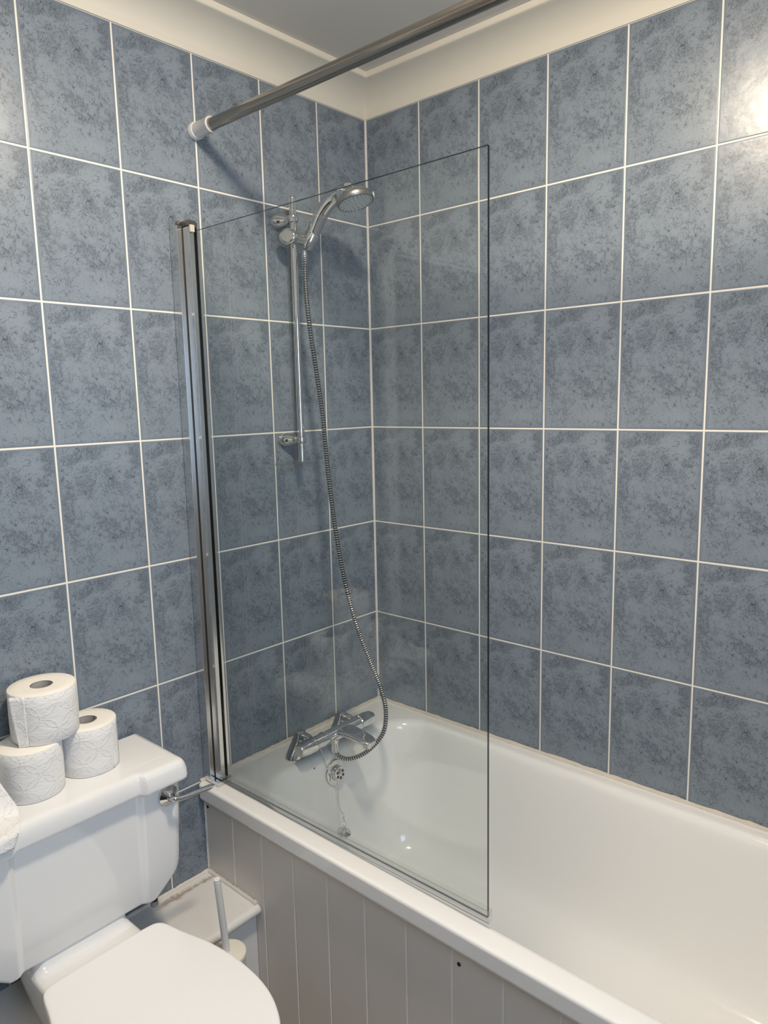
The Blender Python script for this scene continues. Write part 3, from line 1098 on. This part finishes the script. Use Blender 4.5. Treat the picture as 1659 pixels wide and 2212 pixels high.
finish('cistern_lid', bm, M['ceramic'], toi, angle=50, wn=True)
# flush lever
lv = Vector((-.912, -.2005, .688))
bm = bmesh.new()
add_lathe(bm, lv, (0, -1, 0), [(0, .0232), (.003, .0232), (.0045, .0222), (.013, .0105), (.014, .0098)], 40)
ro = finish('lever_rose', bm, M['chrome'], toi)
ro.name = 'lever_rose'
bm = bmesh.new()
lvp = catmull([tuple(lv + Vector(q)) for q in ((0, -.008, 0), (.001, -.017, -.001), (.006, -.0235, -.003), (.020, -.0260, -.005), (.050, -.0265, -.007), (.080, -.027, -.009), (.104, -.0275, -.0105))], 6)
nl = len(lvp)
add_tube(bm, lvp, [.0062 + .0012 * i / nl for i in range(nl - 4)] + [.0068, .0060, .0045, .0015], n=20, sx=[1.0] * 12 + [.70] * (nl - 12), sy=[1.0] * 12 + [1.0] * (nl - 12))
finish('flush_lever', bm, M['chrome'], toi)
# bolt with wing nut under the cistern
bm = bmesh.new()
add_lathe(bm, (-.908, -.100, .475), (0, 0, -1), [(0, .010), (.020, .010), (.022, .0075), (.098, .0075)], 16)
finish('cistern_bolt', bm, M['dark'], toi)
bm = bmesh.new()
add_ball(bm, (-.910, -.103, .375), .0090, 2, scale=(1.1, 1.1, .9))
finish('bolt_cap', bm, M['card'], toi)
# bowl: back shelf flowing to the pan
BOWL = [(0, -.040), (.080, -.040), (.098, -.052), (.106, -.100), (.108, -.180), (.110, -.245), (.124, -.300), (.146, -.370), (.158, -.450), (.156, -.530), (.140, -.605), (.100, -.660), (.05, -.684), (0, -.690)]
def bowl_ring(sx, sy, z, ym=-.36):
    c = catmull([(x, y, 0) for x, y in BOWL], 5)
    pts = [Vector((TS + p.x * sx, ym + (p.y - ym) * sy, z)) for p in c]
    left = [Vector((2 * TS - p.x, p.y, p.z)) for p in reversed(pts[1:-1])]
    return pts + left
bm = bmesh.new()
rings = [bowl_ring(*q) for q in ((.80, .62, .002), (.74, .60, .06), (.72, .66, .18), (.82, .84, .29), (.94, .95, .36), (.99, .99, .395), (1.0, 1.0, .411), (.993, .995, .4185), (.975, .985, .4235), (.93, .96, .4262), (.80, .9, .4268))]
loft(bm, rings, True, True, True)
finish('bowl', bm, M['ceramic'], toi, angle=60)
bm = bmesh.new()   # coupling block between bowl shelf and cistern
rings = [rrect(TS - a, TS + a, -.172 - d_, -.045, .02, z, 6) for a, d_, z in ((.104, .030, .4245), (.102, .016, .429), (.100, .008, .436), (.099, .004, .4515))]
loft(bm, rings, True, True, True)
finish('coupling_shelf', bm, M['ceramic'], toi, angle=60)
def lid_outline(sc, z, yo=0.0):
    half = [(0, -.258), (.060, -.258), (.104, -.260), (.121, -.267), (.130, -.285), (.140, -.330), (.156, -.390), (.1650, -.450), (.1670, -.500), (.1625, -.560), (.1475, -.615), (.118, -.665), (.070, -.698), (0, -.708)]
    c = catmull([(x, y, 0) for x, y in half], 5)
    pts = [Vector((TS + p.x * sc, -.48 + (p.y + .48) * sc + yo, z)) for p in c]
    left = [Vector((2 * TS - p.x, p.y, p.z)) for p in reversed(pts[1:-1])]
    return pts + left
def offs(sc, z):
    return lid_outline(sc, z)
bm = bmesh.new()
loft(bm, [offs(s, z) for s, z in ((.90, .4425), (.985, .4430), (.996, .4445), (1.0, .448), (1.0, .4535), (.9965, .4575), (.989, .4600), (.978, .4612), (.95, .4617), (.6, .4625))], True, True, True)
finish('seat_lid', bm, M['seat'], toi, angle=60)
bm = bmesh.new()
loft(bm, [offs(s, z) for s, z in ((.90, .4265), (.975, .4268), (.988, .430), (.990, .438), (.982, .4415), (.90, .4418))], True, True, True)
finish('seat_ring', bm, M['seat'], toi, angle=60)
for sgn in (-1, 1):
    bm = bmesh.new()
    add_lathe(bm, (TC + sgn * .075, -.262, .4425), (sgn, 0, 0), [(-.02, .0001), (-.02, .0085), (.02, .0085), (.02, .0001)], 20, cap0=False, cap1=False)
    finish('hinge', bm, M['seat'], toi)

# ------------------------------------------------------------------ toilet rolls
def toilet_roll(label, c, r, h, tail, tilt=0.0):
    base = Vector(c)
    t = thing('toilet_roll', label, 'toilet roll', tuple(base), 'toilet rolls stacked on the cistern')
    bpy.context.view_layer.update()
    n = 64
    # paper body: side with uv in metres, ends in end grain
    bm = bmesh.new()
    uvl = bm.loops.layers.uv.new('UVMap')
    prof = [(0, .021, 1), (0, r - .002, 1), (.0018, r, 0), (h * .25, r + .0004, 0), (h * .5, r + .0007, 0), (h * .75, r + .0004, 0), (h - .0016, r, 0), (h, r - .0016, 1), (h + .0002, r * .7, 1), (h - .0004, .022, 1)]
    rings = []
    for z, q, m_ in prof:
        ring = []
        for i in range(n):
            a = 2 * PI * i / n
            wob = 1 + .004 * math.sin(2 * a + c[0] * 40) + .0025 * math.sin(5 * a + z * 30)
            ring.append(base + Vector((math.cos(a) * q * wob, math.sin(a) * q * wob, z)))
        rings.append(ring)
    V = [[bm.verts.new(p) for p in ring] for ring in rings]
    for i in range(len(prof) - 1):
        for j in range(n):
            k = (j + 1) % n
            f = bm.faces.new((V[i][j], V[i][k], V[i + 1][k], V[i + 1][j]))
            side = prof[i][2] == 0 and prof[i + 1][2] == 0
            f.material_index = 0 if side or prof[i + 1][2] == 0 else 1
            for lp, (jj, ii) in zip(f.loops, ((j, i), (j + 1, i), (j + 1, i + 1), (j, i + 1))):
                lp[uvl].uv = (2 * PI * jj / n * r, prof[ii][0])
    finish('paper', bm, [M['tissue'], M['tissue_end']], t, angle=50)
    bm = bmesh.new()
    loft(bm, [[base + Vector((math.cos(2 * PI * i / n) * q, math.sin(2 * PI * i / n) * q, z)) for i in range(n)] for z, q in ((.0, .0205), (h - .001, .0208), (h - .0004, .0198), (.0, .0193))], True)
    finish('cardboard_core', bm, M['card'], t)
    if tail:
        th0, pts_fn = tail
        bm = bmesh.new()
        uvl = bm.loops.layers.uv.new('UVMap')
        rows = pts_fn(base, r, h)
        VV = [[bm.verts.new(p) for p in row] for row in rows]
        for i in range(len(VV) - 1):
            for j in range(len(VV[0]) - 1):
                f = bm.faces.new((VV[i][j], VV[i + 1][j], VV[i + 1][j + 1], VV[i][j + 1]))
                for lp, (a, b) in zip(f.loops, ((i, j), (i + 1, j), (i + 1, j + 1), (i, j + 1))):
                    lp[uvl].uv = (a * .006 + th0 * r, b / (len(VV[0]) - 1) * h)
        o = finish('loose_sheet', bm, M['tissue'], t, angle=60)
        md = o.modifiers.new('thickness', 'SOLIDIFY')
        md.thickness = .0005
    return t

def tail_wrap(a0, steps, step_len, bend):
    """sheet leaving the roll at angle a0; bend(k) turns the heading, as rows of points from bottom to top"""
    def fn(base, r, h):
        rows = []
        n = 12
        # leave tangentially (clockwise seen from above)
        pos = Vector((math.cos(a0), math.sin(a0), 0)) * (r + .0012)
        head = Vector((math.sin(a0), -math.cos(a0), 0))
        for k in range(steps):
            row = []
            for j in range(n + 1):
                z = h * j / n
                jag = random.uniform(-.0006, .0006) if k == steps - 1 else 0
                drop = -.0009 * k * (1 - j / n) * bend[2]
                off = Vector((0, 0, drop + .0)) + head * (bend[1] * k * (1 - z / h) ** 1.5 + jag)
                row.append(base + pos + off + Vector((0, 0, z + .0006)))
            rows.append(row)
            q = Quaternion((0, 0, 1), bend[0](k))
            head = q @ head
            pos = pos + head * step_len
        return rows
    return fn

RH = .105
# the camera looks from about -115 degrees seen from the rolls
toilet_roll('white toilet roll with open top, right one of the two standing on the cistern lid', (-1.024, -.080, LZ + .0003), .0605, RH,
            (0, tail_wrap(math.radians(-38), 5, .006, (lambda k: -.10 if k < 3 else 0.0, .0006, .3))))
# lower left roll: its end sheet runs off to the front edge and hangs over the lid
def hang(base, r, h):
    """end sheet peeling off the left of the roll, lying on the lid and folding over its front edge"""
    Rr = [(-1.2112, -.080, .8695), (-1.230, -.106, .878), (-1.240, -.130, .871), (-1.226, -.136, .829), (-1.212, -.147, .7925), (-1.204, -.159, .7695), (-1.212, -.180, .768), (-1.220, -.200, .7685), (-1.229, -.219, .768), (-1.234, -.2275, .764), (-1.240, -.2295, .753), (-1.2455, -.2305, .742)]
    Ll = [(-1.2112, -.080, .7685), (-1.245, -.096, .785), (-1.275, -.112, .800), (-1.296, -.126, .797), (-1.312, -.142, .785), (-1.325, -.160, .772), (-1.33, -.180, .769), (-1.332, -.200, .768), (-1.332, -.219, .767), (-1.332, -.2275, .762), (-1.333, -.2295, .752), (-1.334, -.2305, .742)]
    a = catmull(Rr, 4)
    b = catmull(Ll, 4)
    rows = []
    for i, (p, q) in enumerate(zip(a, b)):
        row = []
        for j in range(15):
            s = j / 14
            v = p.lerp(q, s)
            v.z += .0022 * math.sin(13 * s + i * .5) * math.sin(PI * s) * (1 if i < 30 else .3) * min(1, i / 6) + .0012
            if i >= 30:
                v.y -= .0012 * (1 + math.sin(19 * s + i * .35))
            row.append(v)
        rows.append(row)
    return rows
toilet_roll('white toilet roll with its end sheet draped over the front of the cistern lid', (-1.149, -.090, LZ + .0003), .0605, RH, (0, hang))
toilet_roll('white toilet roll balanced on top of the other two rolls', (-1.108, -.075, LZ + RH + .0008), .0655, RH,
            (0, tail_wrap(math.radians(-141), 8, .0044, (lambda k: .12 if k == 0 else .02, -.0016, .25))))

# ------------------------------------------------------------------ toilet brush
tb = thing('toilet_brush', 'white toilet brush in its holder on the floor between toilet and bath', 'toilet brush', (-.84, -.30, 0))
bpy.context.view_layer.update()
HCc = Vector((-.851, -.302, 0))
HT = .318
bm = bmesh.new()
add_lathe(bm, HCc, (0, 0, 1), [(0.0005, .037), (.004, .0395), (.10, .040), (HT - .012, .0405), (HT - .0115, .039), (HT - .011, .03)], 40, cap1=True)
finish('holder', bm, M['plastic_w'], tb)
bm = bmesh.new()
add_lathe(bm, HCc + Vector((0, 0, HT - .0108)), (0, 0, 1), [(0, .0400), (.002, .0420), (.008, .0420), (.010, .0410), (.0108, .038), (.0108, .0001)], 48, cap1=False)
finish('disc_lid', bm, M['plastic_cream'], tb)
bm = bmesh.new()
topp = Vector((-.859, -.290, .498))
botp = Vector((-.850, -.298, HT - .002))
dv = (topp - botp)
add_lathe(bm, botp, dv, [(0, .0082), (dv.length - .006, .0078), (dv.length - .0055, .0072), (dv.length - .004, .0078), (dv.length - .001, .0078), (dv.length, .0066)], 24)
finish('handle', bm, M['plastic_w'], tb)
bm = bmesh.new()
add_lathe(bm, topp, dv, [(-.0005, .0062), (.0006, .0060), (.0007, .0001)], 24, cap1=False)
finish('end_cap', bm, M['plastic_cream'], tb)

# ------------------------------------------------------------------ ceiling lamp (above the frame, gives the warm light)
lp = thing('ceiling_lamp', 'round opal ceiling lamp in the middle of the bathroom ceiling', 'ceiling lamp', (LAMP_POS[0], LAMP_POS[1], RZ))
bpy.context.view_layer.update()
bm = bmesh.new()
add_lathe(bm, (LAMP_POS[0], LAMP_POS[1], RZ), (0, 0, -1), [(0, .104), (.030, .104), (.032, .094)], 40)
finish('lamp_base', bm, M['plastic_w'], lp)
bm = bmesh.new()
add_lathe(bm, (LAMP_POS[0], LAMP_POS[1], RZ - .032), (0, 0, -1), [(0, .092), (.006, .091), (.018, .080), (.027, .058), (.031, .030), (.032, .0001)], 32, cap0=False, cap1=False)
finish('lamp_shade', bm, M['lamp'], lp)

S.cycles.max_bounces = 12
S.cycles.transparent_max_bounces = 16
S.cycles.caustics_reflective = False
S.cycles.caustics_refractive = False
